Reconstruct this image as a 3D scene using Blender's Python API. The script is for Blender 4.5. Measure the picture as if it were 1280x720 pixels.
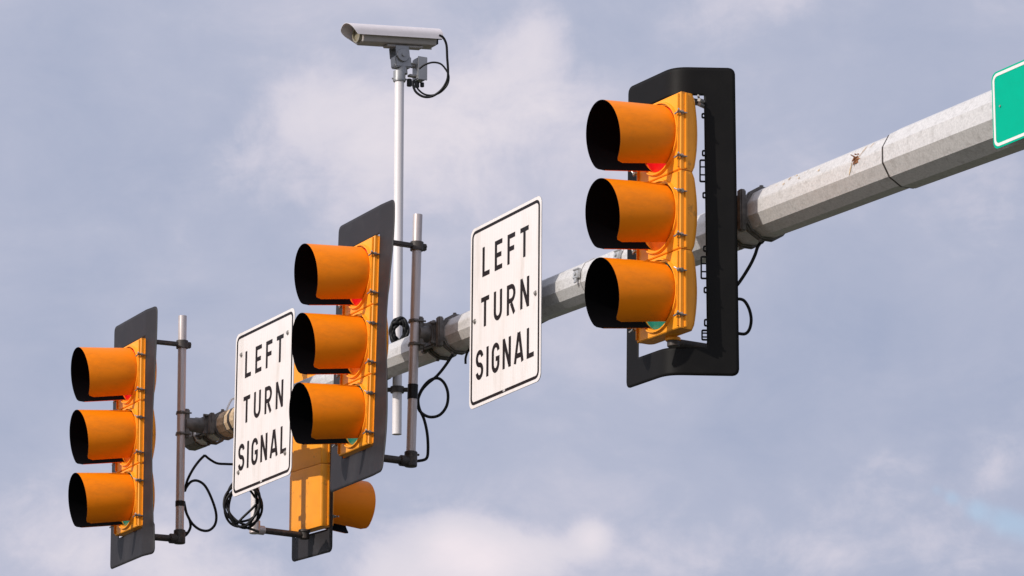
import bpy, bmesh, math, random
from mathutils import Vector, Matrix
from math import sin, cos, pi, radians as R

for o in list(bpy.data.objects): bpy.data.objects.remove(o)
S = bpy.context.scene
COL = S.collection
random.seed(7)

# ------------------------------------------------------------------ camera
F = 5000.0                      # focal length in pixels of a 1280 px wide frame
PITCH = R(14.0)
CAMZ = 1.6
cd = bpy.data.cameras.new('camera'); cam = bpy.data.objects.new('camera', cd); COL.objects.link(cam)
cd.sensor_width = 36.0; cd.lens = 36.0 * F / 1280.0
cd.clip_start = 0.5; cd.clip_end = 20000
cam.location = (0, 0, CAMZ); cam.rotation_euler = (pi/2 + PITCH, 0, 0)
S.camera = cam

def ray(px, py):
    cx = (px-640)/F; cy = (360-py)/F
    return Vector((cx, cos(PITCH) - cy*sin(PITCH), sin(PITCH) + cy*cos(PITCH)))
def at(px, py, D): return Vector((0, 0, CAMZ)) + ray(px, py)*D

# ------------------------------------------------------------------ directions of the place
ALPHA = R(30.5)                                     # the mast arm runs away to the left
FAR = Vector((-sin(ALPHA), cos(ALPHA), 0))
BACK = Vector((cos(ALPHA), sin(ALPHA), 0))          # away from the faces of signals and signs

# ------------------------------------------------------------------ sun, sky, exposure
SUN_EL = R(28); BETA = R(7)
sd = (-BACK*cos(BETA) - FAR*sin(BETA))*cos(SUN_EL) + Vector((0, 0, sin(SUN_EL)))   # towards the sun
sl = bpy.data.lights.new('sun', 'SUN'); so = bpy.data.objects.new('sun', sl); COL.objects.link(so)
sl.energy = 3.45; sl.angle = R(0.53); sl.color = (1.0, 0.93, 0.84)
so.rotation_euler = sd.to_track_quat('Z', 'Y').to_euler()

W = bpy.data.worlds.new('World'); S.world = W; W.use_nodes = True
nt = W.node_tree; nt.nodes.clear()
def wn(t, **k):
    n = nt.nodes.new(t)
    for a, b in k.items(): setattr(n, a, b)
    return n
out = wn('ShaderNodeOutputWorld'); bg = wn('ShaderNodeBackground'); bg.inputs[1].default_value = 0.1
nt.links.new(bg.outputs[0], out.inputs[0])
sky = wn('ShaderNodeTexSky', sky_type='NISHITA', sun_disc=False)
sky.sun_elevation = SUN_EL; sky.sun_rotation = math.atan2(sd.x, sd.y)
sky.air_density = 1.0; sky.dust_density = 1.0
tc = wn('ShaderNodeTexCoord')
nrm = wn('ShaderNodeVectorMath', operation='NORMALIZE'); nt.links.new(tc.outputs['Generated'], nrm.inputs[0])
def math_(op, a, b=None, clamp=False):
    n = wn('ShaderNodeMath', operation=op, use_clamp=clamp)
    for i, v in enumerate((a, b)):
        if v is None: continue
        if isinstance(v, (int, float)): n.inputs[i].default_value = v
        else: nt.links.new(v, n.inputs[i])
    return n.outputs[0]
def noise(scale, detail, rough, off, squash=(1, 1, 1.6), dist=0.0):
    mp = wn('ShaderNodeMapping'); mp.inputs['Location'].default_value = off; mp.inputs['Scale'].default_value = squash
    nt.links.new(nrm.outputs[0], mp.inputs[0])
    n = wn('ShaderNodeTexNoise'); n.inputs['Scale'].default_value = scale; n.inputs['Detail'].default_value = detail
    n.inputs['Roughness'].default_value = rough; n.inputs['Distortion'].default_value = dist
    nt.links.new(mp.outputs[0], n.inputs['Vector']); return n.outputs['Fac']
def blob(px, py, rad_px, amp):
    d = ray(px, py).normalized()
    n = wn('ShaderNodeVectorMath', operation='DOT_PRODUCT'); nt.links.new(nrm.outputs[0], n.inputs[0]); n.inputs[1].default_value = d
    s = (rad_px/F)**2
    e = math_('MULTIPLY', math_('SUBTRACT', n.outputs['Value'], 1.0), 2.0/s)
    return math_('MULTIPLY', math_('EXPONENT', e), amp)
n1 = noise(10.0, 8.0, 0.55, (3.1, 1.2, 0.4), dist=0.4)
n2 = noise(30.0, 8.0, 0.60, (0.3, 5.2, 2.4), dist=0.5)
n3 = noise(85.0, 6.0, 0.62, (7.3, 1.2, 4.4), squash=(1, 1, 1.15), dist=0.3)
big = math_('MULTIPLY', math_('SUBTRACT', n1, 0.5), 0.75)
mid = math_('MULTIPLY', math_('SUBTRACT', n2, 0.5), 0.55)
fine = math_('MULTIPLY', math_('SUBTRACT', n3, 0.5), 0.55)
soft = 0.34
lump = 0.0
def acc(lst):
    t_ = None
    for b in lst:
        o_ = blob(*b); t_ = o_ if t_ is None else math_('ADD', t_, o_)
    return t_
# heaped cloud with an edge of its own, broken up by the finer noise
puff = acc([(395, 130, 62, .50), (315, 180, 55, .36), (455, 190, 90, .36), (270, 225, 45, .26), (540, 130, 100, .32), (650, 100, 85, .28), (420, 260, 80, .20), (600, 210, 90, .22), (720, 130, 80, .18), (200, 250, 60, .14), (820, 200, 80, .14), (690, 55, 60, .25),
            (900, 5, 60, .34), (985, -4, 46, .34), (560, 672, 34, .70), (500, 715, 66, .85), (620, 690, 52, .85), (740, 672, 26, 1.0), (690, 700, 40, .62), (590, 720, 60, .7), (808, 690, 40, .36),
            (1010, 700, 90, .34), (880, 710, 60, .28), (1105, 600, 50, .28), (1190, 690, 70, .40), (1150, 560, 60, .20), (1235, 580, 45, .42), (1275, 520, 60, .30),
            (210, 712, 80, .66), (330, 715, 70, .42), (30, 640, 60, .34), (95, 700, 50, .26), (1230, 240, 80, .30), (1000, 210, 60, .12)])
e1 = math_('ADD', puff, math_('MULTIPLY', math_('ADD', math_('MULTIPLY', mid, 1.2), math_('MULTIPLY', fine, 1.1)), 1.3))
mr_ = wn('ShaderNodeMapRange', interpolation_type='SMOOTHSTEP'); nt.links.new(e1, mr_.inputs[0]); mr_.inputs[1].default_value = .04; mr_.inputs[2].default_value = .70
shade = acc([(1090, 420, 150, -.13), (960, 500, 110, -.10), (60, 480, 150, -.06), (150, 110, 140, -.05), (600, 330, 90, -.07), (780, 20, 60, -.04), (1120, 60, 110, -.05), (430, 40, 50, -.06), (90, 300, 120, -.04), (300, 40, 110, -.03), (520, 170, 240, .12), (800, 180, 200, .085), (950, 260, 160, .04), (640, 600, 250, .05), (1150, 250, 120, .05), (100, 640, 160, .04), (840, 640, 50, -.05)])
dens = math_('ADD', math_('ADD', math_('MULTIPLY', big, 0.70), math_('MULTIPLY', mid, 0.55)), shade)
dens = math_('ADD', dens, math_('MULTIPLY', fine, 0.16))
dens = math_('ADD', dens, soft)
dens = math_('ADD', dens, math_('MULTIPLY', mr_.outputs[0], math_('ADD', math_('MULTIPLY', puff, 0.27), 0.075)))
ramp = wn('ShaderNodeValToRGB'); nt.links.new(dens, ramp.inputs[0])
ramp.color_ramp.interpolation = 'LINEAR'
el = ramp.color_ramp.elements
el[0].position = 0.12; el[0].color = (0.350, 0.402, 0.555, 1)
el[1].position = 0.92; el[1].color = (0.86, 0.78, 0.83, 1)
for p, c in ((0.36, (0.450, 0.482, 0.618, 1)), (0.55, (0.60, 0.592, 0.70, 1)), (0.74, (0.735, 0.695, 0.765, 1))):
    e = el.new(p); e.color = c
mul = wn('ShaderNodeVectorMath', operation='SCALE'); nt.links.new(ramp.outputs[0], mul.inputs[0]); mul.inputs['Scale'].default_value = 10.0
# clear gaps where the sky itself shows
gap = acc([(1255, 650, 22, 1.0), (1220, 638, 18, 1.0), (1190, 622, 12, .9), (1170, 612, 10, .7), (1290, 660, 24, 1.0)])
gap = math_('ADD', gap, math_('MULTIPLY', math_('ADD', mid, fine), 1.4))
gr = wn('ShaderNodeMapRange', interpolation_type='SMOOTHSTEP'); nt.links.new(gap, gr.inputs[0]); gr.inputs[1].default_value = .25; gr.inputs[2].default_value = 1.3
gap = gr.outputs[0]
skb = wn('ShaderNodeVectorMath', operation='SCALE'); nt.links.new(sky.outputs[0], skb.inputs[0]); skb.inputs['Scale'].default_value = 1.45
mix = wn('ShaderNodeMix', data_type='RGBA')
nt.links.new(math_('MULTIPLY', gap, 0.5), mix.inputs['Factor']); nt.links.new(mul.outputs[0], mix.inputs[6]); nt.links.new(skb.outputs[0], mix.inputs[7])
# unseen glow added round the sun for fill light, behind and left of camera
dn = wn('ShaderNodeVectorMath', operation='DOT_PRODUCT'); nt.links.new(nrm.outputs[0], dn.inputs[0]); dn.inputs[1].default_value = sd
fill_glow = math_('MULTIPLY', math_('EXPONENT', math_('MULTIPLY', math_('SUBTRACT', dn.outputs['Value'], 1.0), 3.2)), 9.0)
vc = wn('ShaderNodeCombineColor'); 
for i_, k_ in enumerate((1.0, 0.97, 0.95)): nt.links.new(math_('MULTIPLY', fill_glow, k_), vc.inputs[i_])
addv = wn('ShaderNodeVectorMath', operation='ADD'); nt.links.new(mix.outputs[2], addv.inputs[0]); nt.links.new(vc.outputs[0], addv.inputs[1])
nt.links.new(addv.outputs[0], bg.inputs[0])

S.view_settings.view_transform = 'Standard'; S.view_settings.look = 'None'
S.view_settings.exposure = 0.0; S.view_settings.gamma = 1.0; S.view_settings.use_curve_mapping = False
S.render.engine = 'CYCLES'

# ------------------------------------------------------------------ materials
def material(name, col, rough=0.5, metal=0.0, var=0.12, scale=18.0, bump=0.0, bscale=60.0, dirt=None, dirt_amt=0.0, dirt_scale=9.0, dirt_lo=.52, stretch=(1, 1, 1), emit=None, es=0.0, spec=0.5):
    m = bpy.data.materials.new(name); m.use_nodes = True
    t = m.node_tree; b = t.nodes['Principled BSDF']
    b.inputs['Roughness'].default_value = rough; b.inputs['Metallic'].default_value = metal
    b.inputs['Specular IOR Level'].default_value = spec
    tx = t.nodes.new('ShaderNodeTexCoord'); mp = t.nodes.new('ShaderNodeMapping'); mp.inputs['Scale'].default_value = stretch
    t.links.new(tx.outputs['Object'], mp.inputs[0])
    n = t.nodes.new('ShaderNodeTexNoise'); n.inputs['Scale'].default_value = scale; n.inputs['Detail'].default_value = 6
    t.links.new(mp.outputs[0], n.inputs['Vector'])
    r = t.nodes.new('ShaderNodeValToRGB'); t.links.new(n.outputs['Fac'], r.inputs[0])
    r.color_ramp.elements[0].position = 0.3; r.color_ramp.elements[1].position = 0.7
    r.color_ramp.elements[0].color = tuple(c*(1-var) for c in col) + (1,)
    r.color_ramp.elements[1].color = tuple(min(1, c*(1+var)) for c in col) + (1,)
    last = r.outputs[0]
    if dirt:
        d = t.nodes.new('ShaderNodeTexNoise'); d.inputs['Scale'].default_value = dirt_scale; d.inputs['Detail'].default_value = 8; d.inputs['Roughness'].default_value = .65
        t.links.new(mp.outputs[0], d.inputs['Vector'])
        rr = t.nodes.new('ShaderNodeMapRange'); rr.inputs[1].default_value = dirt_lo; rr.inputs[2].default_value = 0.75; rr.inputs[4].default_value = dirt_amt
        t.links.new(d.outputs['Fac'], rr.inputs[0])
        mx = t.nodes.new('ShaderNodeMix'); mx.data_type = 'RGBA'; t.links.new(rr.outputs[0], mx.inputs['Factor'])
        t.links.new(last, mx.inputs[6]); mx.inputs[7].default_value = tuple(dirt) + (1,)
        last = mx.outputs[2]
    t.links.new(last, b.inputs['Base Color'])
    rm = t.nodes.new('ShaderNodeMapRange'); rm.inputs[3].default_value = max(0.05, rough-0.08); rm.inputs[4].default_value = min(1, rough+0.1)
    t.links.new(n.outputs['Fac'], rm.inputs[0]); t.links.new(rm.outputs[0], b.inputs['Roughness'])
    if bump:
        bn = t.nodes.new('ShaderNodeTexNoise'); bn.inputs['Scale'].default_value = bscale; bn.inputs['Detail'].default_value = 4
        t.links.new(mp.outputs[0], bn.inputs['Vector'])
        bp = t.nodes.new('ShaderNodeBump'); bp.inputs['Strength'].default_value = bump; bp.inputs['Distance'].default_value = 0.003
        t.links.new(bn.outputs['Fac'], bp.inputs['Height']); t.links.new(bp.outputs[0], b.inputs['Normal'])
    if emit:
        b.inputs['Emission Color'].default_value = tuple(emit) + (1,); b.inputs['Emission Strength'].default_value = es
    return m

M = {}
M['visor'] = material('visor_orange', (0.88, 0.222, 0.0015), 0.45, var=0.07, scale=5, dirt=(0.45, 0.12, 0.01), dirt_amt=0.45, dirt_scale=11, stretch=(1, .5, 1), dirt_lo=.5, bump=0.10, bscale=25, spec=.18)
M['yellow'] = material('signal_yellow', (0.89, 0.325, 0.016), 0.42, var=0.08, scale=7, dirt=(0.10, 0.05, 0.02), dirt_amt=0.75, dirt_scale=16, dirt_lo=.60, bump=0.2, bscale=30, spec=.35)
M['matt_black'] = material('matt_black', (0.0035, 0.003, 0.004), 0.85, spec=0.05)
M['plate_black'] = material('backplate_deep_black', (0.005, 0.0045, 0.0045), 0.55, var=0.2, scale=9, dirt=(0.011, 0.0095, 0.009), dirt_amt=0.4, dirt_scale=6, bump=0.1, bscale=12, spec=.14)
M['plate'] = material('backplate_black', (0.019, 0.017, 0.020), 0.55, var=0.15, scale=9, dirt=(0.045, 0.042, 0.045), dirt_amt=0.5, dirt_scale=6, bump=0.1, bscale=12, spec=.3)
M['galv'] = material('galvanised_steel', (0.62, 0.60, 0.59), 0.46, metal=0.3, var=0.13, scale=110, dirt=(0.36, 0.34, 0.32), dirt_amt=0.65, dirt_scale=26, bump=0.25, bscale=150)
M['tube'] = material('aluminium_tube', (0.52, 0.46, 0.45), 0.38, metal=0.35, var=0.10, scale=20, dirt=(0.25, 0.19, 0.17), dirt_amt=0.6, stretch=(1, 1, .15), dirt_scale=30)
M['polewhite'] = material('anodised_pole', (0.70, 0.66, 0.67), 0.4, metal=0.0, var=0.05, scale=20, stretch=(1, 1, .1))
M['iron'] = material('dark_iron', (0.055, 0.048, 0.045), 0.55, metal=0.3, var=0.3, scale=30, dirt=(0.14, 0.08, 0.05), dirt_amt=0.6, dirt_scale=30, bump=0.3)
M['clamp'] = material('weathered_clamp', (0.15, 0.135, 0.125), 0.55, metal=0.3, var=0.35, scale=25, dirt=(0.05, 0.045, 0.04), dirt_amt=0.8, dirt_scale=22, bump=0.3)
M['cable'] = material('black_cable', (0.008, 0.008, 0.009), 0.5, spec=.25)
M['signwhite'] = material('reflective_white', (0.735, 0.685, 0.67), 0.42, var=0.02, scale=14, dirt=(0.50, 0.43, 0.37), dirt_amt=0.5, dirt_scale=9, stretch=(1, 1, .22))
M['alu'] = material('bare_aluminium', (0.50, 0.50, 0.50), 0.4, metal=0.6)
M['signblack'] = material('sign_black', (0.010, 0.007, 0.008), 0.5, var=.2, spec=.2)
M['signgreen'] = material('sign_green', (0.0, 0.37, 0.235), 0.55, var=0.03, spec=.05)
M['bolt'] = material('bolt_steel', (0.32, 0.30, 0.28), 0.4, metal=0.6, var=.25, scale=60)
M['rust'] = material('rust', (0.24, 0.10, 0.045), 0.85, var=0.4, scale=60, bump=0.5)
M['stain'] = material('dry_stain', (0.50, 0.37, 0.24), 0.8, var=0.3, scale=60, bump=0.3)
M['camwhite'] = material('camera_paint', (0.66, 0.61, 0.63), 0.42, var=0.04)
M['camgrey'] = material('camera_grey', (0.42, 0.38, 0.36), 0.45, var=0.06)
M['glass'] = material('camera_glass', (0.25, 0.22, 0.16), 0.08)
M['boxgrey'] = material('box_grey', (0.30, 0.30, 0.31), 0.4, metal=.4, var=.1)
M['red'] = material('red_lens', (0.60, 0.008, 0.010), 0.2, emit=(1.0, 0.012, 0.015), es=0.25, bump=0.3, bscale=150)
M['amber'] = material('amber_lens', (0.60, 0.10, 0.01), 0.2, bump=0.3, bscale=150)
M['green'] = material('green_lens', (0.03, 0.26, 0.19), 0.2, bump=0.3, bscale=150)
M['asphalt'] = material('asphalt', (0.06, 0.055, 0.05), 0.9, var=.25, scale=4, bump=.3)
M['grass'] = material('verge', (0.06, 0.075, 0.03), 0.9, var=.4, scale=1.2, bump=.3)
M['paint'] = material('road_paint', (0.7, 0.7, 0.68), 0.7, var=.1)
M['clear'] = material('clear_vinyl', (0.75, 0.75, 0.76), 0.15)
# fine vertical ribs of the prismatic sign sheeting
t = M['signwhite'].node_tree; b_ = t.nodes['Principled BSDF']
src = b_.inputs['Base Color'].links[0].from_socket
tx = [n for n in t.nodes if n.type == 'TEX_COORD'][0]
wv = t.nodes.new('ShaderNodeTexWave'); wv.bands_direction = 'X'; wv.inputs['Scale'].default_value = 12.0; wv.inputs['Distortion'].default_value = 0.15
t.links.new(tx.outputs['Object'], wv.inputs['Vector'])
mr = t.nodes.new('ShaderNodeMapRange'); mr.inputs[3].default_value = 0.0; mr.inputs[4].default_value = 0.10; t.links.new(wv.outputs['Fac'], mr.inputs[0])
mx = t.nodes.new('ShaderNodeMix'); mx.data_type = 'RGBA'; t.links.new(mr.outputs[0], mx.inputs['Factor']); t.links.new(src, mx.inputs[6]); mx.inputs[7].default_value = (0.5, 0.45, 0.44, 1)
t.links.new(mx.outputs[2], b_.inputs['Base Color'])

# ------------------------------------------------------------------ mesh helpers
class MB:
    def __init__(s): s.v = []; s.f = []; s.mi = []; s.cur = 0
    def add(s, vs, fs, X=None):
        b = len(s.v)
        s.v += [tuple(X @ Vector(v)) if X is not None else tuple(v) for v in vs]
        for f in fs: s.f.append(tuple(i+b for i in f)); s.mi.append(s.cur)
        return s
    def box(s, c, d, X=None, bev=0.0):
        bm = bmesh.new(); bmesh.ops.create_cube(bm, size=1.0)
        for v in bm.verts: v.co = Vector((v.co.x*d[0], v.co.y*d[1], v.co.z*d[2])) + Vector(c)
        if bev: bmesh.ops.bevel(bm, geom=list(bm.edges), offset=bev, segments=2, affect='EDGES')
        return s.bm(bm, X)
    def bm(s, bm, X=None):
        bm.verts.index_update()
        s.add([v.co.copy() for v in bm.verts], [[v.index for v in f.verts] for f in bm.faces], X); bm.free(); return s
    def cyl(s, a, b, r, r2=None, n=24, X=None, cap=True, bev=0.0):
        a = Vector(a); b = Vector(b); r2 = r if r2 is None else r2
        d = (b-a); q = d.to_track_quat('Z', 'X').to_matrix(); L = d.length
        st = [(0, r), (L, r2)] if not bev else [(0, r-bev), (bev, r), (L-bev, r2), (L, r2-bev)]
        vs = []; fs = []
        for z, rr in st:
            for i in range(n):
                t_ = 2*pi*i/n; vs.append(a + q @ Vector((rr*cos(t_), rr*sin(t_), z)))
        for k in range(len(st)-1):
            for i in range(n): fs.append((k*n+i, k*n+(i+1) % n, (k+1)*n+(i+1) % n, (k+1)*n+i))
        if cap: fs.append(tuple(range(n))[::-1]); fs.append(tuple((len(st)-1)*n+i for i in range(n)))
        return s.add(vs, fs, X)
    def ring(s, a, b, ro, ri, n=24, X=None, phase=0.0):
        a = Vector(a); b = Vector(b); q = (b-a).to_track_quat('Z', 'X').to_matrix(); L = (b-a).length
        vs = []; fs = []
        for z, rr in ((0, ri), (0, ro), (L, ro), (L, ri)):
            for i in range(n):
                t_ = 2*pi*i/n+phase; vs.append(a + q @ Vector((rr*cos(t_), rr*sin(t_), z)))
        for k in range(4):
            k2 = (k+1) % 4
            for i in range(n): fs.append((k*n+i, k*n+(i+1) % n, k2*n+(i+1) % n, k2*n+i))
        return s.add(vs, fs, X)
    def path(s, pts, r, n=10, X=None, closed=False):
        pts = [Vector(p) for p in pts]; m = len(pts); vs = []; fs = []
        up = Vector((0.31, -0.95, 0.1)).normalized()
        for i, p in enumerate(pts):
            if closed: d = pts[(i+1) % m]-pts[i-1]
            else: d = pts[min(i+1, m-1)]-pts[max(i-1, 0)]
            d.normalize(); u = (up - d*up.dot(d)).normalized(); w = d.cross(u); up = u
            for k in range(n):
                t_ = 2*pi*k/n; vs.append(p + u*(r*cos(t_)) + w*(r*sin(t_)))
        for i in range(m if closed else m-1):
            for k in range(n):
                a_ = i*n; b2 = ((i+1) % m)*n; fs.append((a_+k, a_+(k+1) % n, b2+(k+1) % n, b2+k))
        if not closed: fs.append(tuple(range(n))[::-1]); fs.append(tuple((m-1)*n+k for k in range(n)))
        return s.add(vs, fs, X)
    def prism(s, poly, y0, y1, X=None):          # polygon in (x, z), extruded along y
        n = len(poly)
        vs = [(x, y0, z) for x, z in poly] + [(x, y1, z) for x, z in poly]
        fs = [tuple(range(n)), tuple(range(n, 2*n))[::-1]] + [(i, i+n, (i+1) % n+n, (i+1) % n) for i in range(n)]
        return s.add(vs, fs, X)

def spline(pts, sub=10, closed=False):
    pts = [Vector(p) for p in pts]; n = len(pts); o = []
    for i in range(n if closed else n-1):
        if closed: p0, p1, p2, p3 = pts[i-1], pts[i], pts[(i+1) % n], pts[(i+2) % n]
        else: p0, p1, p2, p3 = pts[max(i-1, 0)], pts[i], pts[i+1], pts[min(i+2, n-1)]
        for k in range(sub):
            t_ = k/sub
            o.append(0.5*((2*p1) + (p2-p0)*t_ + (2*p0-5*p1+4*p2-p3)*t_*t_ + (3*p1-3*p2+p3-p0)*t_**3))
    if not closed: o.append(pts[-1])
    return o

def arc(cx, cz, rx, rz, a0, a1, n=14):
    return [(cx+rx*cos(R(a0+(a1-a0)*i/n)), cz+rz*sin(R(a0+(a1-a0)*i/n))) for i in range(n+1)]
def rounded(hw, hh, rad, n=8, z0=0.0):
    o_ = []
    for cx, cz, a0 in ((hw-rad, hh-rad, 0), (-hw+rad, hh-rad, 90), (-hw+rad, -hh+rad, 180), (hw-rad, -hh+rad, 270)):
        o_ += [(x, z+z0) for x, z in arc(cx, cz, rad, rad, a0, a0+90, n)]
    return o_
def tag(o, label=None, cat=None, group=None, kind=None):
    if label: o['label'] = label
    if cat: o['category'] = cat
    if group: o['group'] = group
    if kind: o['kind'] = kind
    return o
def thing(name, label, cat, loc, rz=0.0, group=None, tilt=0.0, roll=0.0):
    o = bpy.data.objects.new(name, None); COL.objects.link(o); o.empty_display_size = 0.1
    o.matrix_world = Matrix.Translation(loc) @ Matrix.Rotation(rz, 4, 'Z') @ Matrix.Rotation(tilt, 4, 'X') @ Matrix.Rotation(roll, 4, 'Y')
    return tag(o, label, cat, group)
def obj(name, mb, mats, parent=None, smooth=35, world=False, loc=None):
    me = bpy.data.meshes.new(name)
    vs = mb.v
    if world and parent is not None:
        inv = parent.matrix_world.inverted() if parent.parent is None else (parent.parent.matrix_world @ parent.matrix_local).inverted()
        vs = [tuple(inv @ Vector(v)) for v in vs]
    if loc is not None: vs = [tuple(Vector(v)-Vector(loc)) for v in vs]
    me.from_pydata(vs, [], mb.f)
    for m in (mats if isinstance(mats, (list, tuple)) else [mats]): me.materials.append(M[m])
    me.polygons.foreach_set('material_index', mb.mi)
    bm = bmesh.new(); bm.from_mesh(me); bmesh.ops.recalc_face_normals(bm, faces=bm.faces); bm.to_mesh(me); bm.free()
    if smooth:
        me.shade_smooth()
        me.set_sharp_from_angle(angle=R(smooth))
    o = bpy.data.objects.new(name, me); COL.objects.link(o)
    if parent is not None: o.parent = parent
    if loc is not None: o.location = loc
    return o

# ------------------------------------------------------------------ the setting (below the frame)
def sheet(name, poly, z, mat):
    mb = MB(); mb.add([(x, y, z) for x, y in poly], [tuple(range(len(poly)))])
    return tag(obj(name, mb, mat, smooth=0), kind='structure')
sheet('ground', [(-4000, -4000), (4000, -4000), (4000, 4000), (-4000, 4000)], -0.12, 'grass')
def along(u, v): p = at(824, 270, 17.35); q = Vector((p.x, p.y, 0)) + FAR*u + BACK*v; return (q.x, q.y)
sheet('road', [along(-3.2, -400), along(14, -400), along(14, 400), along(-3.2, 400)], 0.0, 'asphalt')

# ------------------------------------------------------------------ mast arm
def KA(x): return 60000-1.35*(x-560)
def armpt(x):
    return at(x, 552-.391*(x-230), KA(x)/(x+2400))
A0 = armpt(250); A1 = armpt(1240); AD = (A1-A0).normalized(); AL = (A1-A0).length
def arms(x):                                       # arm station in metres from A0 of the point seen at pixel column x
    return (armpt(x)-A0).dot(AD)
def arm_r(s_): return 0.068 + (0.108-0.068)*s_/arms(940)
def poly_ring(c, r, d, n=12, ph=pi/12):
    side = Vector((0, 0, 1)).cross(d).normalized(); up = d.cross(side)
    return [c + side*(r*cos(2*pi*i/n+ph)) + up*(r*sin(2*pi*i/n+ph)) for i in range(n)]
def arm_band(mb, s0, s1, grow0, grow1=None, n=12):
    """closed tapered 12-gon sleeve between stations, grown off the arm surface"""
    if grow1 is None: grow1 = grow0
    vs = []; fs = []
    for s_, g in ((s0, 0.0), (s0, grow0), (s1, grow1), (s1, 0.0)):
        vs += poly_ring(A0+AD*s_, (arm_r(s_)+g)/cos(pi/12), AD, n)
    for k in range(4):
        k2 = (k+1) % 4
        for i in range(n): fs.append((k*n+i, k*n+(i+1) % n, k2*n+(i+1) % n, k2*n+i))
    return mb.add(vs, fs)
def arm_solid(mb, sts):
    n = 12; vs = []; fs = []
    for s_, r in sts: vs += poly_ring(A0+AD*s_, r/cos(pi/12), AD, n)
    for k in range(len(sts)-1):
        for i in range(n): fs.append((k*n+i, k*n+(i+1) % n, (k+1)*n+(i+1) % n, (k+1)*n+i))
    fs.append(tuple(range(n))); fs.append(tuple((len(sts)-1)*n+i for i in range(n)))
    return mb.add(vs, fs)
SJ = arms(1136); SE = arms(1240)+5.0
PEND = A0+AD*SE
mast = thing('mast_arm', 'long faceted galvanised steel mast arm crossing the sky and carrying the signals and signs', 'mast arm', Vector((PEND.x, PEND.y, 0)))
mb = MB(); arm_solid(mb, [(-0.10, arm_r(0)-.012), (-.09, arm_r(0)-.004), (SJ+.3, arm_r(SJ+.3))])
o = obj('outer_section', mb, 'galv', mast, smooth=0, world=True)
bv = o.modifiers.new('bevel', 'BEVEL'); bv.width = .012; bv.segments = 3
mb = MB(); arm_solid(mb, [(SJ, arm_r(SJ)+.006), (SJ+.004, arm_r(SJ)+.0095), (SE-.2, arm_r(SE)+.03)])
o = obj('inner_section', mb, 'galv', mast, smooth=0, world=True)
bv = o.modifiers.new('bevel', 'BEVEL'); bv.width = .012; bv.segments = 3
mb = MB(); mb.cyl((PEND.x, PEND.y, 0), (PEND.x, PEND.y, PEND.z+.5), .21, .17, n=16); mb.box((PEND.x, PEND.y, .03), (.6, .6, .06), bev=.005)
obj('pole', mb, 'galv', mast, world=True)
mb = MB(); arm_band(mb, -.104, .05, .004); obj('end_sleeve', mb, 'clamp', mast, smooth=0, world=True)
mb = MB(); vs_ = poly_ring(A0-AD*.103, arm_r(0)*.98, AD); mb.add(vs_, [tuple(range(12))]); mb.add([v-AD*.004 for v in vs_], [tuple(range(12))]); mb.f += [(i, (i+1) % 12, 12+(i+1) % 12, 12+i) for i in range(12)]; mb.mi += [0]*12
obj('end_cap', mb, 'clamp', mast, smooth=0, world=True)
# dark gap under the lip of the joint
mb = MB(); arm_band(mb, SJ-.010, SJ-.0005, .0075); obj('joint_gap', mb, 'iron', mast, smooth=0, world=True)

def arm_surface(px, ang):                          # point on the arm's skin at angle ang from its face normal
    s_ = arms(px); n = -BACK*cos(ang) + Vector((0, 0, 1))*sin(ang)
    return A0+AD*s_, n, arm_r(s_)
# rusty stump of wires in a hole of the arm, with its streaks
c, n, r = arm_surface(1100, R(14))
mb = MB()
for k in range(26):
    p = c + n*(r+.002+random.random()*.006) + AD*random.gauss(0, .007) + Vector((0, 0, 1))*random.gauss(0, .009)
    q = p + Vector((random.gauss(0, .012), random.gauss(0, .008), random.gauss(0, .012)))
    mb.cyl(p, q, .004, .002, n=6)
mb.cyl(c+n*(r-.004), c+n*(r+.004), .018, n=14)
obj('rusty_wire_hole', mb, 'rust', mast, world=True)
mb = MB()
def streak(px, a0, a1, w, dx, nn=10):
    vs = []; fs = []
    for k in range(nn+1):
        t_ = k/nn; a_ = a0+(a1-a0)*t_; s_ = arms(px+dx*t_)
        seg = round(a_/(pi/6))*(pi/6); rr = arm_r(s_)/cos(a_-seg) + .0022
        nn_ = -BACK*cos(a_)+Vector((0, 0, 1))*sin(a_)
        cc = A0+AD*s_+nn_*rr; ww = w*(sin(pi*min(1, t_*.9+.05))**.6)*random.uniform(.6, 1.2)
        vs += [cc-AD*ww, cc+AD*ww]
    for k in range(nn): fs.append((2*k, 2*k+1, 2*k+3, 2*k+2))
    mb = MB(); mb.add(vs, fs); obj('rust_streak', mb, 'stain', mast, smooth=0, world=True)
streak(1108, R(46), R(16), .0035, -6); streak(1095, R(12), R(-14), .004, -4)
streak(1118, R(52), R(34), .003, -5); streak(1126, R(60), R(44), .003, -2)
for k in range(16): a_ = R(random.uniform(30, 66)); streak(random.uniform(972, 1052), a_, a_-R(random.uniform(1.5, 6)), random.uniform(.003, .007), random.uniform(-2, 1), 3)

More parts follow.
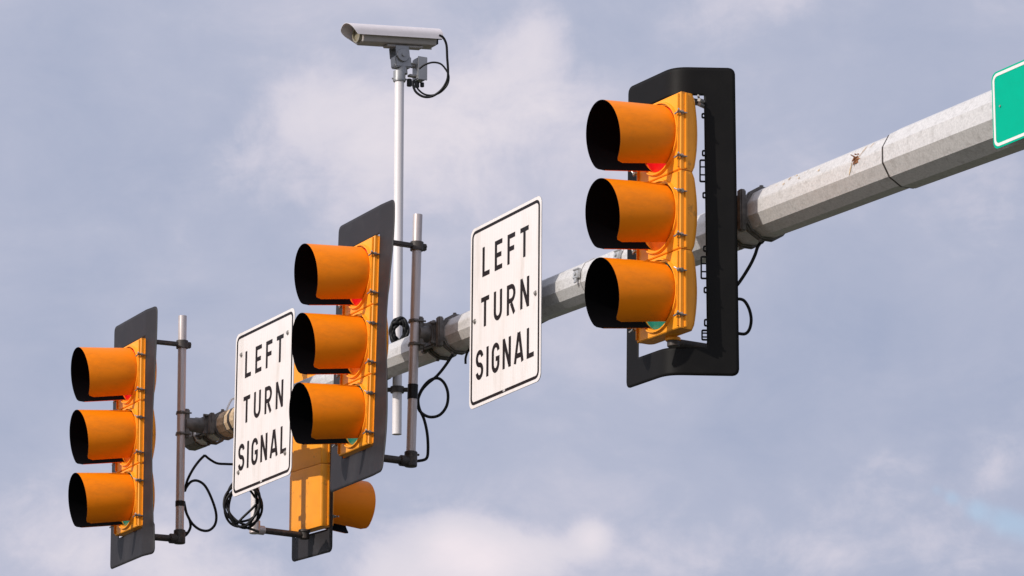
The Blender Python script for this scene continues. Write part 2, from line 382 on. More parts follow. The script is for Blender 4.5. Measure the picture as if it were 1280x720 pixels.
# ------------------------------------------------------------------ signal heads
SH = 1.067; HW = 0.172                                # housing height, half width
def section_housing(mb, z0, z1, depth, bulge, rr):
    nz = 14; vs = []; fs = []; m = 0
    for k in range(nz+1):
        t_ = k/nz; z = z0+(z1-z0)*t_
        bl = sin(pi*t_)**0.85 if 0 < t_ < 1 else 0
        d = depth + bulge*bl; r = min(rr, d-.03)
        e = 0.0 if 0 < k < nz else .004
        prof = [(HW-e, 0.0), (HW-e, d-r)]
        for i in range(1, 9):
            a_ = pi/2*i/8; prof.append((HW-e-r+r*cos(a_), d-r+(r-e)*sin(a_)))
        prof += [(-x, y) for x, y in prof[::-1]]
        m = len(prof); vs += [(x, y, z) for x, y in prof]
    for k in range(nz):
        for i in range(m-1): fs.append((k*m+i, k*m+i+1, (k+1)*m+i+1, (k+1)*m+i))
        fs.append((k*m+m-1, k*m, (k+1)*m, (k+1)*m+m-1))
    fs.append(tuple(range(m))); fs.append(tuple(nz*m+i for i in range(m)))
    mb.add(vs, fs)

def ring_xz(mb, cz, y0, y1, ro, ri, n=40): mb.ring((0, y0, cz), (0, y1, cz), ro, ri, n)

def make_visor(taper=.15):
    """tunnel visor with an open bottom: orange outside, matt black inside; axis along -y, tipped down"""
    mb = MB(); n = 56; r0 = .150; r1 = .160; L = .290; th = .003; half = R(180-31)
    def P(t_, a_, rad):                          # t along, a from the top; the open sheet springs in at the sides
        return (rad*sin(a_)*(1-taper*(max(0, t_)/L)**1.3), -t_, rad*cos(a_))
    stn = 16; grids = []
    for side in (0, 1):
        vs = []
        for j in range(n+1):
            a_ = -half+2*half*j/n
            # front corner of each lower edge rounded off
            edge = (half-abs(a_))*r1; cut = 0.0
            if edge < .035: cut = .035-math.sqrt(max(0, .035**2-(.035-edge)**2))
            Lj = L-cut + .006*cos(a_)
            for i in range(stn+1):
                t_ = Lj*i/stn; rad = r0+(r1-r0)*t_/L - (th if side else 0)
                vs.append(P(t_, a_, rad))
        grids.append(vs)
    w = stn+1
    mb.cur = 0; mb.add(grids[0], [(j*w+i, j*w+i+1, (j+1)*w+i+1, (j+1)*w+i) for j in range(n) for i in range(stn)])
    N = len(grids[0]); mb.cur = 1
    b = len(mb.v); mb.v += grids[1]
    for j in range(n):
        for i in range(stn): mb.f.append((b+j*w+i, b+(j+1)*w+i, b+(j+1)*w+i+1, b+j*w+i+1)); mb.mi.append(1)
    mb.cur = 1
    for j in range(n): mb.f.append((j*w+stn, b+j*w+stn, b+(j+1)*w+stn, (j+1)*w+stn)); mb.mi.append(1)
    for j in (0, n):
        for i in range(stn): mb.f.append((j*w+i, j*w+i+1, b+j*w+i+1, b+j*w+i)); mb.mi.append(0)
    return mb

def build_signal_parts(root, flat=False):
    parts = []
    h = SH/3
    body = MB()
    for k in range(3):
        if flat: section_housing(body, k*h+.0015, (k+1)*h-.0015, .055, 0.0, .014)
        else: section_housing(body, k*h+.0015, (k+1)*h-.0015, .060, .038, .088)
    # flange round the mouth of the housing
    for k in range(3):
        for sx in (-1, 1): body.box((sx*(HW+.003), .006, (k+.5)*h), (.010, .012, h-.012), bev=.002)
    obj('housing', body, 'yellow', root)
    vis = make_visor(0.0 if flat else .15); vmesh = None; latch_mesh = None; door_mesh = None; lmesh = {}
    for k in range(3):
        cz = (k+.5)*h
        if door_mesh is None:
            d = MB()
            # door plate with a round hole: four sided ring blended from square to circle
            n = 48; vs = []; fs = []
            def sq(i, w):
                a_ = 2*pi*i/n; c_, s_ = cos(a_), sin(a_); m_ = max(abs(c_), abs(s_)); return (w*c_/m_, w*s_/m_)
            H2 = h/2-.002
            rows = []
            def rowsq(y, wx, wz): rows.append([(sq(i, 1)[0]*wx, y, sq(i, 1)[1]*wz) for i in range(n)])
            def rowc(y, r): rows.append([(r*cos(2*pi*i/n), y, r*sin(2*pi*i/n)) for i in range(n)])
            rowsq(-.001, HW, H2); rowsq(-.018, HW, H2); rowsq(-.022, HW-.004, H2-.004); rowsq(-.022, HW-.012, H2-.010)
            rowc(-.024, .166); rowc(-.036, .163); rowc(-.036, .157); rowc(-.026, .155); rowc(-.026, .150); rowc(-.001, .150)
            for r_ in rows: vs += r_
            m_ = len(rows)
            for q in range(m_):
                q2 = (q+1) % m_
                for i in range(n): fs.append((q*n+i, q*n+(i+1) % n, q2*n+(i+1) % n, q2*n+i))
            d.add(vs, fs)
            # diagonal corner ribs
            for sx in (-1, 1):
                d.box((sx*(HW-.010), -.026, 0), (.008, .012, h-.02), bev=.002)
            do = obj('door', d, 'yellow', root, smooth=25); door_mesh = do.data
        else:
            do = bpy.data.objects.new('door', door_mesh); COL.objects.link(do); do.parent = root
        do.location = (0, 0, cz)
        # lens: shallow dome
        l = MB(); nn = 40; vs = [(0, 0, 0)]; fs = []
        for q in range(1, 9):
            rr = .148*q/8; y = -.040+.040*(q/8)**2
            for i in range(nn): vs.append((rr*cos(2*pi*i/nn), y, rr*sin(2*pi*i/nn)))
        vs[0] = (0, -.040, 0)
        for i in range(nn): fs.append((0, 1+i, 1+(i+1) % nn))
        for q in range(7):
            for i in range(nn): fs.append((1+q*nn+i, 1+q*nn+(i+1) % nn, 1+(q+1)*nn+(i+1) % nn, 1+(q+1)*nn+i))
        l.add(vs, fs)
        lo = obj('lens', l, ('green', 'amber', 'red')[k], do, smooth=60); lo.location = (0, -.005, 0)
        lo['label'] = ('unlit green lens', 'unlit amber lens', 'lit red lens')[k]
        if vmesh is None:
            vo = obj('visor', vis, ['visor', 'matt_black'], root, smooth=50); vmesh = vo.data
        else:
            vo = bpy.data.objects.new('visor', vmesh); COL.objects.link(vo); vo.parent = root
        vo.location = (0, -.024, cz-.001); vo.rotation_euler = (R(3.0 if flat else 6.5), 0, 0)
        for lz in (-.118, .080):
            for sx in (1, -1):
                if latch_mesh is None:
                    q = MB(); q.cyl((0, .012, 0), (0, -.040, 0), .0035, n=10)
                    q.box((0, -.014, 0), (.014, .016, .018), bev=.003)
                    q.cyl((0, -.026, 0), (0, -.033, 0), .008, n=6)
                    q.cyl((0, -.034, 0), (-.020, -.040, .006), .0034, .0046, n=8); q.cyl((0, -.034, 0), (.016, -.042, -.005), .0034, .0046, n=8)
                    wo = obj('wing_nut', q, 'bolt', root); latch_mesh = wo.data
                else:
                    wo = bpy.data.objects.new('wing_nut', latch_mesh); COL.objects.link(wo); wo.parent = root
                wo.location = (sx*(HW+.006), -.004, cz+lz)
                wo.rotation_euler = (0, random.uniform(-.8, .8), 0)
    # entrance fittings above and under
    q = MB(); q.cyl((0, .055, SH-.002), (0, .055, SH+.014), .032, n=20, bev=.003); obj('end_cap', q, 'yellow' if not flat else 'iron', root)
    q = MB(); q.cyl((0, .055, -.014), (0, .055, .002), .034, n=20, bev=.003); obj('end_cap', q, 'yellow' if not flat else 'iron', root)

def backplate(root, mat='plate', half=.315, hgt=1.34, warp=None, hole=(.176, .008, .008), half_far=None, rad=.030, zoff=0.0):
    """flat frame round the housing, corners rounded; warp maps (x, z) -> (x, y, z)"""
    hf = half_far if half_far else half
    zc = SH/2+zoff; z0 = zc-hgt/2; z1 = zc+hgt/2; hx, hb, ht = hole
    def stations(a, b, keys, step):
        ks = sorted([a, b]+[k for k in keys if a < k < b]); o_ = []
        for p, q in zip(ks[:-1], ks[1:]):
            m_ = max(1, round((q-p)/step))
            for i in range(m_): o_.append(p+(q-p)*i/m_)
        return o_+[b]
    xs = stations(-hf, half, [-hx, hx, -hf+rad, half-rad], .0125); zs = stations(z0, z1, [-hb, SH+ht, z0+rad, z1-rad], .0125)
    vid = {}; mb = MB()
    def V(i, j):
        if (i, j) in vid: return vid[i, j]
        x, z = xs[i], zs[j]
        cx = -hf+rad if x < -hf+rad else (half-rad if x > half-rad else None)
        cz = z0+rad if z < z0+rad else (z1-rad if z > z1-rad else None)
        if cx is not None and cz is not None:      # square corner cell mapped on a quarter disc
            u = (x-cx)/rad; w = (z-cz)/rad; m_ = max(abs(u), abs(w)); l_ = math.hypot(u, w)
            if l_ > 1e-9: x = cx+u*rad*m_/l_; z = cz+w*rad*m_/l_
        y = .004
        p = warp(x, z, y) if warp else (x, y, z)
        vid[i, j] = len(mb.v); mb.v.append(tuple(p)); return vid[i, j]
    for i in range(len(xs)-1):
        for j in range(len(zs)-1):
            xm = (xs[i]+xs[i+1])/2; zm = (zs[j]+zs[j+1])/2
            if -hx < xm < hx and -hb < zm < SH+ht: continue
            mb.f.append((V(i, j), V(i+1, j), V(i+1, j+1), V(i, j+1))); mb.mi.append(0)
    o_ = obj('backplate', mb, mat, root, smooth=40)
    sm = o_.modifiers.new('thickness', 'SOLIDIFY'); sm.thickness = .0025; sm.offset = 0
    return o_

SIG = [ # near-edge middle pixel, distance, face angle, tilt, label
    dict(px=174.3, py=539, D=22.15, al=27.0, tilt=R(.4), roll=0.0, label='three-section orange traffic signal at the far tip of the mast arm, leftmost in the photo'),
    dict(px=464.3, py=423.5, D=19.80, al=27.5, tilt=R(-1.4), roll=0.0, label='middle three-section orange traffic signal, in front of the camera pole between the white signs'),
    dict(px=850.3, py=260.5, D=17.35, al=31.0, tilt=R(-.9), roll=0.0, label='nearest and largest orange traffic signal, with its black backplate bent away on one side'),
]
GS = 'orange three-section traffic signals hung on the mast arm'
proto = None
roots = []
for i, s_ in enumerate(SIG):
    al = R(s_['al']); X = Vector((sin(al), -cos(al), 0)); B = Vector((cos(al), sin(al), 0))
    s_['X'] = X; s_['B'] = B
    P = at(s_['px'], s_['py'], s_['D']) - X*HW + B*.022
    s_['P'] = P
    Rm = Matrix.Rotation(al-pi/2, 4, 'Z') @ Matrix.Rotation(s_['tilt'], 4, 'X')
    loc = P - Rm @ Vector((0, 0, SH/2)); s_['loc'] = loc; s_['T'] = Matrix.Translation(loc) @ Rm
    r = thing('traffic_signal', s_['label'], 'traffic signal', loc, al-pi/2, GS, tilt=s_['tilt'], roll=s_['roll'])
    roots.append(r)
    if proto is None:
        build_signal_parts(r); proto = r
    else:
        for ch in list(proto.children):
            c_ = ch.copy(); COL.objects.link(c_); c_.parent = r; c_.matrix_parent_inverse = Matrix.Identity(4)
            for g in ch.children:
                d_ = g.copy(); COL.objects.link(d_); d_.parent = c_
# backplates, each a little differently weathered
def warp1(x, z, y):
    k = max(0, x-.18)
    return (x, y + k*.08 - k*.08*math.sin(z*4.6-.6) + (.05 if z < 0 else 0)*k, z)
def warp2(x, z, y):
    k = max(0, x-.18)
    return (x, y + k*(.10*math.sin(z*6.0+1.2) - .22*max(0, .35-z)), z)
TURN = R(60)
def curl(s_, bend0, bend1):
    # integrate the bent sheet's path from s=0
    x = y = 0.0; n_ = 40
    for k in range(n_):
        t_ = (k+.5)/n_*s_; u = min(1, max(0, (t_-bend0)/(bend1-bend0))); u = u*u*(3-2*u)
        a_ = TURN*u; x += cos(a_)*s_/n_; y += sin(a_)*s_/n_
    return x, y
def warp3(x, z, y):
    if x <= -.05: return (x, y, z)
    b0 = -.04+.03*z; b1 = b0+.15
    s_ = x+.05; cx, cy = curl(s_, b0+.05, b1+.05)
    return (-.05+cx, y+cy, z)
backplate(roots[0], warp=warp1, half=.300, hgt=1.395, zoff=-.004); backplate(roots[1], warp=warp2, hgt=1.385)
bp3 = backplate(roots[2], mat='plate_black', half=.335, half_far=.292, zoff=-.02, hgt=1.385, warp=warp3, hole=(.196, .055, .010))
# the torn inner edge of the bent wing keeps its fixing tabs
def wing(s_, z, off=0.0):
    x, y, zz = warp3(s_, z, .004); return Vector((x, y, zz))
for zt, hh, wd in ((.985, .026, .014), (.815, .030, .014), (.735, .105, .026), (.625, .030, .014), (.385, .030, .014), (.30, .105, .026), (.20, .030, .014), (.055, .035, .014), (.00, .050, .026)):
    e = wing(.198, zt); f_ = wing(.198-wd, zt); d_ = (f_-e).normalized(); nrm_ = Vector((0, 0, 1)).cross(d_)
    Xm = Matrix(((d_.x, nrm_.x, 0, e.x), (d_.y, nrm_.y, 0, e.y), (0, 0, 1, e.z), (0, 0, 0, 1)))
    outer = rounded(wd/2+.003, hh/2, .008, 4); inner = rounded(wd/2-.004, hh/2-.008, .0028, 4)
    n_ = len(outer); mb = MB(); vs = []
    for pl, y_ in ((outer, 0), (inner, 0), (inner, .004), (outer, .004)): vs += [(x_+wd/2-.003, y_, z_) for x_, z_ in pl]
    mb.add(vs, [(q*n_+k, q*n_+(k+1) % n_, ((q+1) % 4)*n_+(k+1) % n_, ((q+1) % 4)*n_+k) for q in range(4) for k in range(n_)], Xm)
    if hh > .04:
        for zz_ in (-.018, .018): mb.box((wd/2-.003, .002, zz_*hh/.105), (wd-.004, .0036, .006), Xm)
    obj('fixing_tab', mb, 'plate_black', roots[2], smooth=0)
mb = MB()
e = wing(.185, 1.045)
mb.cyl(e+Vector((.01, -.02, .006)), e+Vector((-.006, .03, .006)), .010, n=12, bev=.002); mb.cyl(e+Vector((.012, -.025, .026)), e+Vector((-.02, .0, .026)), .005, n=10)
mb.cyl(e+Vector((.012, -.02, -.014)), e+Vector((-.006, .02, -.014)), .009, n=12)
obj('fixing_screw', mb, 'bolt', roots[2])
mb = MB()
for k in range(14):
    x = random.uniform(.02, .06)
mb = None

# ------------------------------------------------------------------ brackets
GB = 'tube brackets clamping signals to the mast arm'
def make_bracket(s_, label, ty=.296, top=.162, zt=SH+.030, zb=-.020, tube_lo=0.0, flip=False, base_shift=0.0, tube_mat='tube'):
    loc = s_['loc']; X = s_['X']; B = s_['B']
    Tm = s_['T']
    root = thing('signal_bracket', label, 'bracket', Tm @ Vector((0, ty, zb)), 0, GB)
    tb = MB(); tb.ring((0, ty, zb), (0, ty, zt+top), .024, .020, n=28, X=Tm); tb.cyl((0, ty, zt+top-.03), (0, ty, zt+top-.004), .0205, n=24, X=Tm)
    obj('tube', tb, tube_mat, root, world=True)
    a = MB(); a.box((0, (ty+.05)/2, zt-.004), (.034, ty-.05, .022), Tm, bev=.004); a.cyl((0, .058, zt-.02), (0, .058, zt+.016), .026, n=20, X=Tm, bev=.003)
    a.ring((0, ty, zt-.026), (0, ty, zt+.018), .034, .0242, n=24, X=Tm); a.box((0, ty+.040, zt-.004), (.026, .022, .034), Tm, bev=.003)
    a.cyl((-.02, ty+.044, zt-.004), (.02, ty+.044, zt-.004), .005, n=8, X=Tm)
    obj('top_arm', a, 'iron', root, world=True)
    c_ = MB(); c_.cyl((0, .058, zb), (0, ty-.01, zb), .019, n=20, X=Tm); c_.cyl((0, .058, zb-.02), (0, .058, zb+.018), .028, n=20, X=Tm, bev=.003)
    c_.cyl((0, ty, zb-.026), (0, ty, zb+.052), .033, n=20, X=Tm, bev=.004); c_.cyl((0, ty-.06, zb), (0, ty+.01, zb), .028, n=20, X=Tm, bev=.003)
    c_.cyl((0, ty+.02, zb+.04), (0, ty+.045, zb+.04), .006, n=8, X=Tm)
    obj('bottom_arm', c_, 'iron', root, world=True)
    # clamp to the mast arm
    tp = Tm @ Vector((0, ty, .62))
    st = (tp - A0).dot(AD)/(AD.x**2+AD.y**2) if False else None
    # station on the arm straight behind the tube
    num = (Vector((tp.x-A0.x, tp.y-A0.y))).dot(Vector((AD.x, AD.y))); st = num/(AD.x**2+AD.y**2)
    C = A0+AD*st; ra = arm_r(st)
    T0 = Vector((tp.x, tp.y, C.z)); dv = (C-T0); L = dv.length; dv.normalize()
    up = Vector((0, 0, 1)); sd_ = up.cross(dv)
    Cm = Matrix(((sd_.x, dv.x, 0, T0.x), (sd_.y, dv.y, 0, T0.y), (sd_.z, dv.z, 1, T0.z), (0, 0, 0, 1)))
    k = MB()
    gap = L-ra
    k.box((0, .030, 0), (.045, .030, .17), Cm, bev=.006)
    k.cyl((0, .02, 0), (0, gap, 0), .036, .046, n=20, X=Cm)
    k.box((0, gap-.004, 0), (.20, .022, ra*1.25), Cm, bev=.006)
    k.box((0, gap-.028, 0), (.11, .03, ra*1.5), Cm, bev=.008)
    for sx in (-1, 1):
        k.box((sx*.082, gap-.016, 0), (.036, .03, ra*1.75), Cm, bev=.006)
        for zz in (-.05, .05): k.cyl((sx*.055, gap-.055, zz), (sx*.055, gap-.01, zz), .008, n=6, X=Cm)
    for zz in (-.06, .06):
        k.ring((0, 0, zz-.008), (0, 0, zz+.008), .0285, .0244, n=24, X=Cm)
        for sx in (-1, 1): k.cyl((sx*.027, -.012, zz), (sx*.027, .05, zz), .005, n=8, X=Cm); k.cyl((sx*.027, -.018, zz), (sx*.027, -.008, zz), .009, n=6, X=Cm)
    obj('clamp', k, 'clamp', root, world=True)
    for ds in (-.082, .082):
        g = MB(); arm_band(g, st+ds-.019, st+ds+.019, .009)
        arm_band(g, st+ds-.006, st+ds+.006, .013)
        d_ = C + AD*ds
        g.cyl(d_+Vector((0, 0, -ra-.004))-BACK*.03, d_+Vector((0, 0, -ra-.022))-BACK*.03, .009, n=8)
        g.cyl(d_+Vector((0, 0, ra+.004))-BACK*.02, d_+Vector((0, 0, ra+.020))-BACK*.02, .009, n=8)
        obj('strap', g, 'clamp', root, smooth=0, world=True)
    return root, st, C, Tm
LB = ['weathered tube bracket behind the far left signal, clamped to the tip of the mast arm',
      'tube bracket behind the middle signal, its tube top standing free against the sky',
      'tube bracket hidden behind the bent backplate of the nearest signal']
BR = [make_bracket(s_, l) for s_, l in zip(SIG, LB)]
# black tape round the tubes
for (i, zpix, hh) in ((0, 622, .03), (1, 489, .075)):
    Tm = BR[i][3]; mb = MB()
    z = {0: .165, 1: .30}[i]
    mb.ring((0, .296, z), (0, .296, z+hh), .0265, .0243, n=24, X=Tm)
    obj('tape_wrap', mb, 'cable', BR[i][0], world=True)

# ------------------------------------------------------------------ the signal facing away, behind
al4 = R(35.0); B4 = Vector((cos(al4), sin(al4), 0)); X4 = Vector((sin(al4), -cos(al4), 0))
P4 = at(382, 546, 22.5)                               # middle of its back face
loc4 = P4 + B4*.055 - Vector((0, 0, SH/2))
r4 = thing('traffic_signal', 'orange traffic signal facing away from us, seen from behind below the mast arm', 'traffic signal', loc4, al4+pi/2, GS)
build_signal_parts(r4, flat=True)
backplate(r4, half=.212, hgt=1.29, zoff=-.035, hole=(.182, .012, .012))
S4 = dict(loc=loc4, X=-X4, B=-B4)
def make_rear_bracket():
    X, B = -X4, -B4
    Tm = Matrix(((X.x, B.x, 0, loc4.x), (X.y, B.y, 0, loc4.y), (0, 0, 1, loc4.z), (0, 0, 0, 1)))
    root = thing('signal_bracket', 'pale tube bracket of the signal facing away, its foot showing under the left white sign', 'bracket', Tm @ Vector((0, .38, -.03)), 0, GB)
    ty = .38; zb = -.03; zt = SH+.03
    tb = MB(); tb.ring((0, ty, zb), (0, ty, zt+.019), .024, .020, n=28, X=Tm); obj('tube', tb, 'polewhite', root, world=True)
    a = MB(); a.box((0, (ty+.05)/2, zt-.004), (.034, ty-.05, .022), Tm, bev=.004); a.ring((0, ty, zt-.026), (0, ty, zt+.018), .034, .0242, n=24, X=Tm)
    obj('top_arm', a, 'iron', root, world=True)
    c_ = MB(); c_.cyl((0, .055, zb), (0, ty-.01, zb), .018, n=20, X=Tm); c_.cyl((0, .055, zb-.02), (0, .055, zb+.018), .028, n=20, X=Tm, bev=.003)
    obj('bottom_arm', c_, 'iron', root, world=True)
    c_ = MB(); c_.cyl((0, ty, zb-.024), (0, ty, zb+.05), .031, n=20, X=Tm, bev=.004); c_.cyl((0, ty-.06, zb), (0, ty+.01, zb), .026, n=20, X=Tm, bev=.003)
    obj('elbow', c_, 'tube', root, world=True)
    tp = Tm @ Vector((0, ty, 0)); st = (Vector((tp.x-A0.x, tp.y-A0.y))).dot(Vector((AD.x, AD.y)))/(AD.x**2+AD.y**2)
    k = MB(); C = A0+AD*st; ra = arm_r(st)
    arm_band(k, st-.06, st-.03, .006); arm_band(k, st+.03, st+.06, .006)
    q = Vector((tp.x, tp.y, C.z)); k.cyl(q, q+(C-q)*.5, .03, n=12)
    for zz in (-.06, .06): k.ring(q+Vector((0, 0, zz-.01)), q+Vector((0, 0, zz+.01)), .029, .0243)
    obj('clamp', k, 'iron', root, world=True)
    return root, Tm
BR4, Tm4 = make_rear_bracket()
mb = MB(); mb.ring((0, .38, .235), (0, .38, .262), .028, .0243, n=24, X=Tm4); mb.box((0.03, .38, .248), (.04, .02, .02), Tm4, bev=.002)
obj('tape_wrap', mb, 'cable', BR4, world=True)

# ------------------------------------------------------------------ lettering
def ribbon(mb, pts, w, y, closed=False):
    """flat stroke of width w along a polyline in the x-z plane, mitred"""
    pts = [p for i, p in enumerate(pts) if i == 0 or math.hypot(p[0]-pts[i-1][0], p[1]-pts[i-1][1]) > 1e-5]
    n = len(pts); P = [Vector((p[0], p[1])) for p in pts]; L = []; Rr = []
    for i in range(n):
        if closed: a, b = P[i]-P[i-1], P[(i+1) % n]-P[i]
        else:
            a = P[i]-P[i-1] if i else P[1]-P[0]; b = P[i+1]-P[i] if i < n-1 else P[i]-P[i-1]
        a = a.normalized(); b = b.normalized(); na = Vector((-a.y, a.x)); nb = Vector((-b.y, b.x)); m_ = (na+nb).normalized(); k = w/2/max(.35, m_.dot(na))
        L.append(P[i]+m_*k); Rr.append(P[i]-m_*k)
    vs = [(p.x, y, p.y) for p in L]+[(p.x, y, p.y) for p in Rr]+[(p.x, y+.0006, p.y) for p in L]+[(p.x, y+.0006, p.y) for p in Rr]
    fs = []
    for i in range(n if closed else n-1):
        j = (i+1) % n
        fs += [(i, j, n+j, n+i), (2*n+i, 3*n+i, 3*n+j, 2*n+j), (i, 2*n+i, 2*n+j, j), (n+i, n+j, 3*n+j, 3*n+i)]
    if not closed: fs += [(0, n, 3*n, 2*n), (n-1, 3*n-1, 4*n-1, 2*n-1)]
    mb.add(vs, fs)
def glyph(ch, w, h, t_):
    """strokes (centre lines) of a narrow highway letter, box w x h, stroke t_"""
    a = t_/2; l, r, b, tp = a, w-a, a, h-a; m_ = h/2
    if ch == 'L': return [[(l, h), (l, b), (w, b)]]
    if ch == 'E': return [[(w, tp), (l, tp), (l, b), (w, b)], [(l+a, m_), (w*.88, m_)]]
    if ch == 'F': return [[(w, tp), (l, tp), (l, 0)], [(l+a, m_), (w*.88, m_)]]
    if ch == 'T': return [[(0, tp), (w, tp)], [(w/2, tp-a), (w/2, 0)]]
    if ch == 'I': return [[(l, 0), (l, h)]]
    if ch == 'U':
        rx = (r-l)/2; return [[(l, h)] + arc(w/2, b+rx*1.05, rx, rx*1.05, 180, 360) + [(r, h)]]
    if ch == 'R':
        q = h*.235; return [[(l, 0), (l, tp), (r-q, tp)] + arc(r-q, tp-q, q, q, 90, -90) + [(l+a, tp-2*q)], [(w*.50, tp-2*q-a), (r, 0)]]
    if ch == 'N': return [[(l, 0), (l, h)], [(r, 0), (r, h)], [(l, h-a*.4), (r, a*.4)]]
    if ch == 'A': return [[(l*.9, 0), (w/2-a*.25, h)], [(w-l*.9, 0), (w/2+a*.25, h)], [(w*.24, h*.24), (w*.76, h*.24)]]
    if ch == 'S':
        rx = (r-l)/2; rz = (tp-b)/4
        return [arc(w/2, tp-rz, rx, rz, 12, 180, 14)[0:] + arc(w/2, tp-rz, rx, rz, 180, 250, 6)[1:] + arc(w/2, b+rz, rx, rz, 70, 0, 6) + arc(w/2, b+rz, rx, rz, 0, -168, 14)[1:]]
    if ch == 'G':
        rx = (r-l)/2; rz = h*.23
        return [arc(w/2, tp-rz, rx, rz, 8, 180, 14) + arc(w/2, b+rz, rx, rz, 180, 360, 16) + [(r, h*.46), (w*.52, h*.46)]]
WD = dict(L=.074, E=.076, F=.076, T=.082, U=.084, R=.086, N=.088, S=.082, I=.024, G=.084, A=.100)
def lettering(mb, rows, y):
    for word, zc, total, h, k in rows:
        ws = [WD[c]*k if c != 'I' else WD[c] for c in word]; gap = (total-sum(ws))/(len(word)-1); x = -total/2
        for c, w in zip(word, ws):
            for q, st in enumerate(glyph(c, w, h, .0235)):
                ribbon(mb, [(x+p[0], zc-h/2+p[1]) for p in st], .0235, y-.00025*q)
            x += w+gap
SW, SHH = .762, .914
def make_sign(label, C, yaw, tilt, roll, bolts, sw=SW):
    root = thing('turn_sign', label, 'sign', C, yaw-pi/2, 'white left turn signal signs on the mast arm', tilt, roll)
    mb = MB(); mb.prism(rounded(sw/2, SHH/2, .040), 0, .003); mb.cur = 0
    me = MB(); me.cur = 1; me.prism(rounded(sw/2, SHH/2, .040), .0, .0032)
    me.cur = 0; me.prism(rounded(sw/2-.0008, SHH/2-.0008, .039), -.0006, -.00002)
    obj('panel', me, ['signwhite', 'alu'], root, smooth=30)
    b_2 = MB(); ribbon(b_2, rounded(sw/2-.024, SHH/2-.024, .030), .0155, -.0014, closed=True); obj('border', b_2, 'signblack', root, smooth=0)
    k = sw/SW
    for row_ in [('LEFT', .262, .495*k, .150, 1.06), ('TURN', .008, .515*k, .150, 1.06), ('SIGNAL', -.250, .620*k, .150, 1.0)]:
        l_ = MB(); lettering(l_, [row_], -.0016); obj('lettering', l_, 'signblack', root, smooth=0)
    bm_ = None
    for bx, bz in bolts:
        if bm_ is None:
            q = MB(); q.cyl((0, .006, 0), (0, -.0035, 0), .014, n=20, bev=.001); q.cyl((0, -.003, 0), (0, -.010, 0), .008, n=6, bev=.001)
            bo = obj('bolt', q, 'bolt', root); bm_ = bo.data
        else:
            bo = bpy.data.objects.new('bolt', bm_); COL.objects.link(bo); bo.parent = root
        bo.location = (bx, 0, bz)
    q = MB()                                          # maker's patch on the lower border
    for a_ in range(3): q.box((-.008+a_*.008, -.00245, -SHH/2+.026), (.005, .0004, .010))
    obj('maker_mark', q, 'signwhite', root, smooth=0)
    # bracket behind, to the mast arm
    num = Vector((C.x-A0.x, C.y-A0.y)).dot(Vector((AD.x, AD.y))); st = num/(AD.x**2+AD.y**2)
    A_ = A0+AD*st; k_ = MB(); ra = arm_r(st)
    arm_band(k_, st-.012, st+.012, .004)
    q0 = Vector((C.x, C.y, A_.z)); dd = (A_-q0); Lr = dd.length
    k_.cyl(q0+dd.normalized()*.004, q0+dd.normalized()*(Lr-ra+.002), .035, .045, n=16)
    obj('mounting_band', k_, 'iron', root, world=True)
    return root
# ---- near sign
C2 = at(631.3, 379.5, KA(631)/(631+2400)-.38)
sign2 = make_sign('larger white LEFT TURN SIGNAL sign right of the middle signal, bolts at mid height', C2, R(27.0), R(-.5), 0, [(-.325, -.02), (.325, -.02)])
C1 = at(329.0, 504, KA(329)/(329.5+2400)-.42)
sign1 = make_sign('smaller white LEFT TURN SIGNAL sign left of the middle signal, bolt in each corner', C1, R(28.2), R(-.5), 0, [(-.30, .33), (.30, .33), (-.30, -.33), (.30, -.33)])

# ---- green street sign cut by the frame
alg = R(29)
def make_green():
    Xg = Vector((sin(alg), -cos(alg), 0)); w = 1.50; h = .318
    st_ = KA(1244)/(1244+2400)
    e = at(1240.5, 140, st_-.22)
    C = e + Xg*(w/2)
    root = thing('street_sign', 'green street name sign with white border at the right edge of the photo', 'sign', C, alg-pi/2)
    me = MB(); me.prism(rounded(w/2, h/2, .032), 0, .003); obj('panel', me, 'signgreen', root, smooth=30)
    b_3 = MB(); ribbon(b_3, rounded(w/2-.014, h/2-.014, .026), .0125, -.0012, closed=True); obj('border', b_3, 'signwhite', root, smooth=0)
    q = MB(); q.cyl((0, .002, 0), (0, -.004, 0), .0045, n=12); bo = obj('bolt', q, 'bolt', root); bo.location = (-w/2+.055, 0, .01)
    for dx in (-.50, .45):
        P_ = C + Xg*dx; st = Vector((P_.x-A0.x, P_.y-A0.y)).dot(Vector((AD.x, AD.y)))/(AD.x**2+AD.y**2)
        A_ = A0+AD*st; k_ = MB(); vs = []
        r_ = arm_r(st)+.02
        k_.ring(A_-AD*.015, A_+AD*.015, r_+.006, r_, n=24)
        q0 = Vector((P_.x, P_.y, A_.z)); dd = A_-q0
        k_.cyl(q0+dd.normalized()*.004, q0+dd*(1-r_/dd.length), .03, n=12)
        obj('mounting_band', k_, 'iron', root, world=True)
make_green()

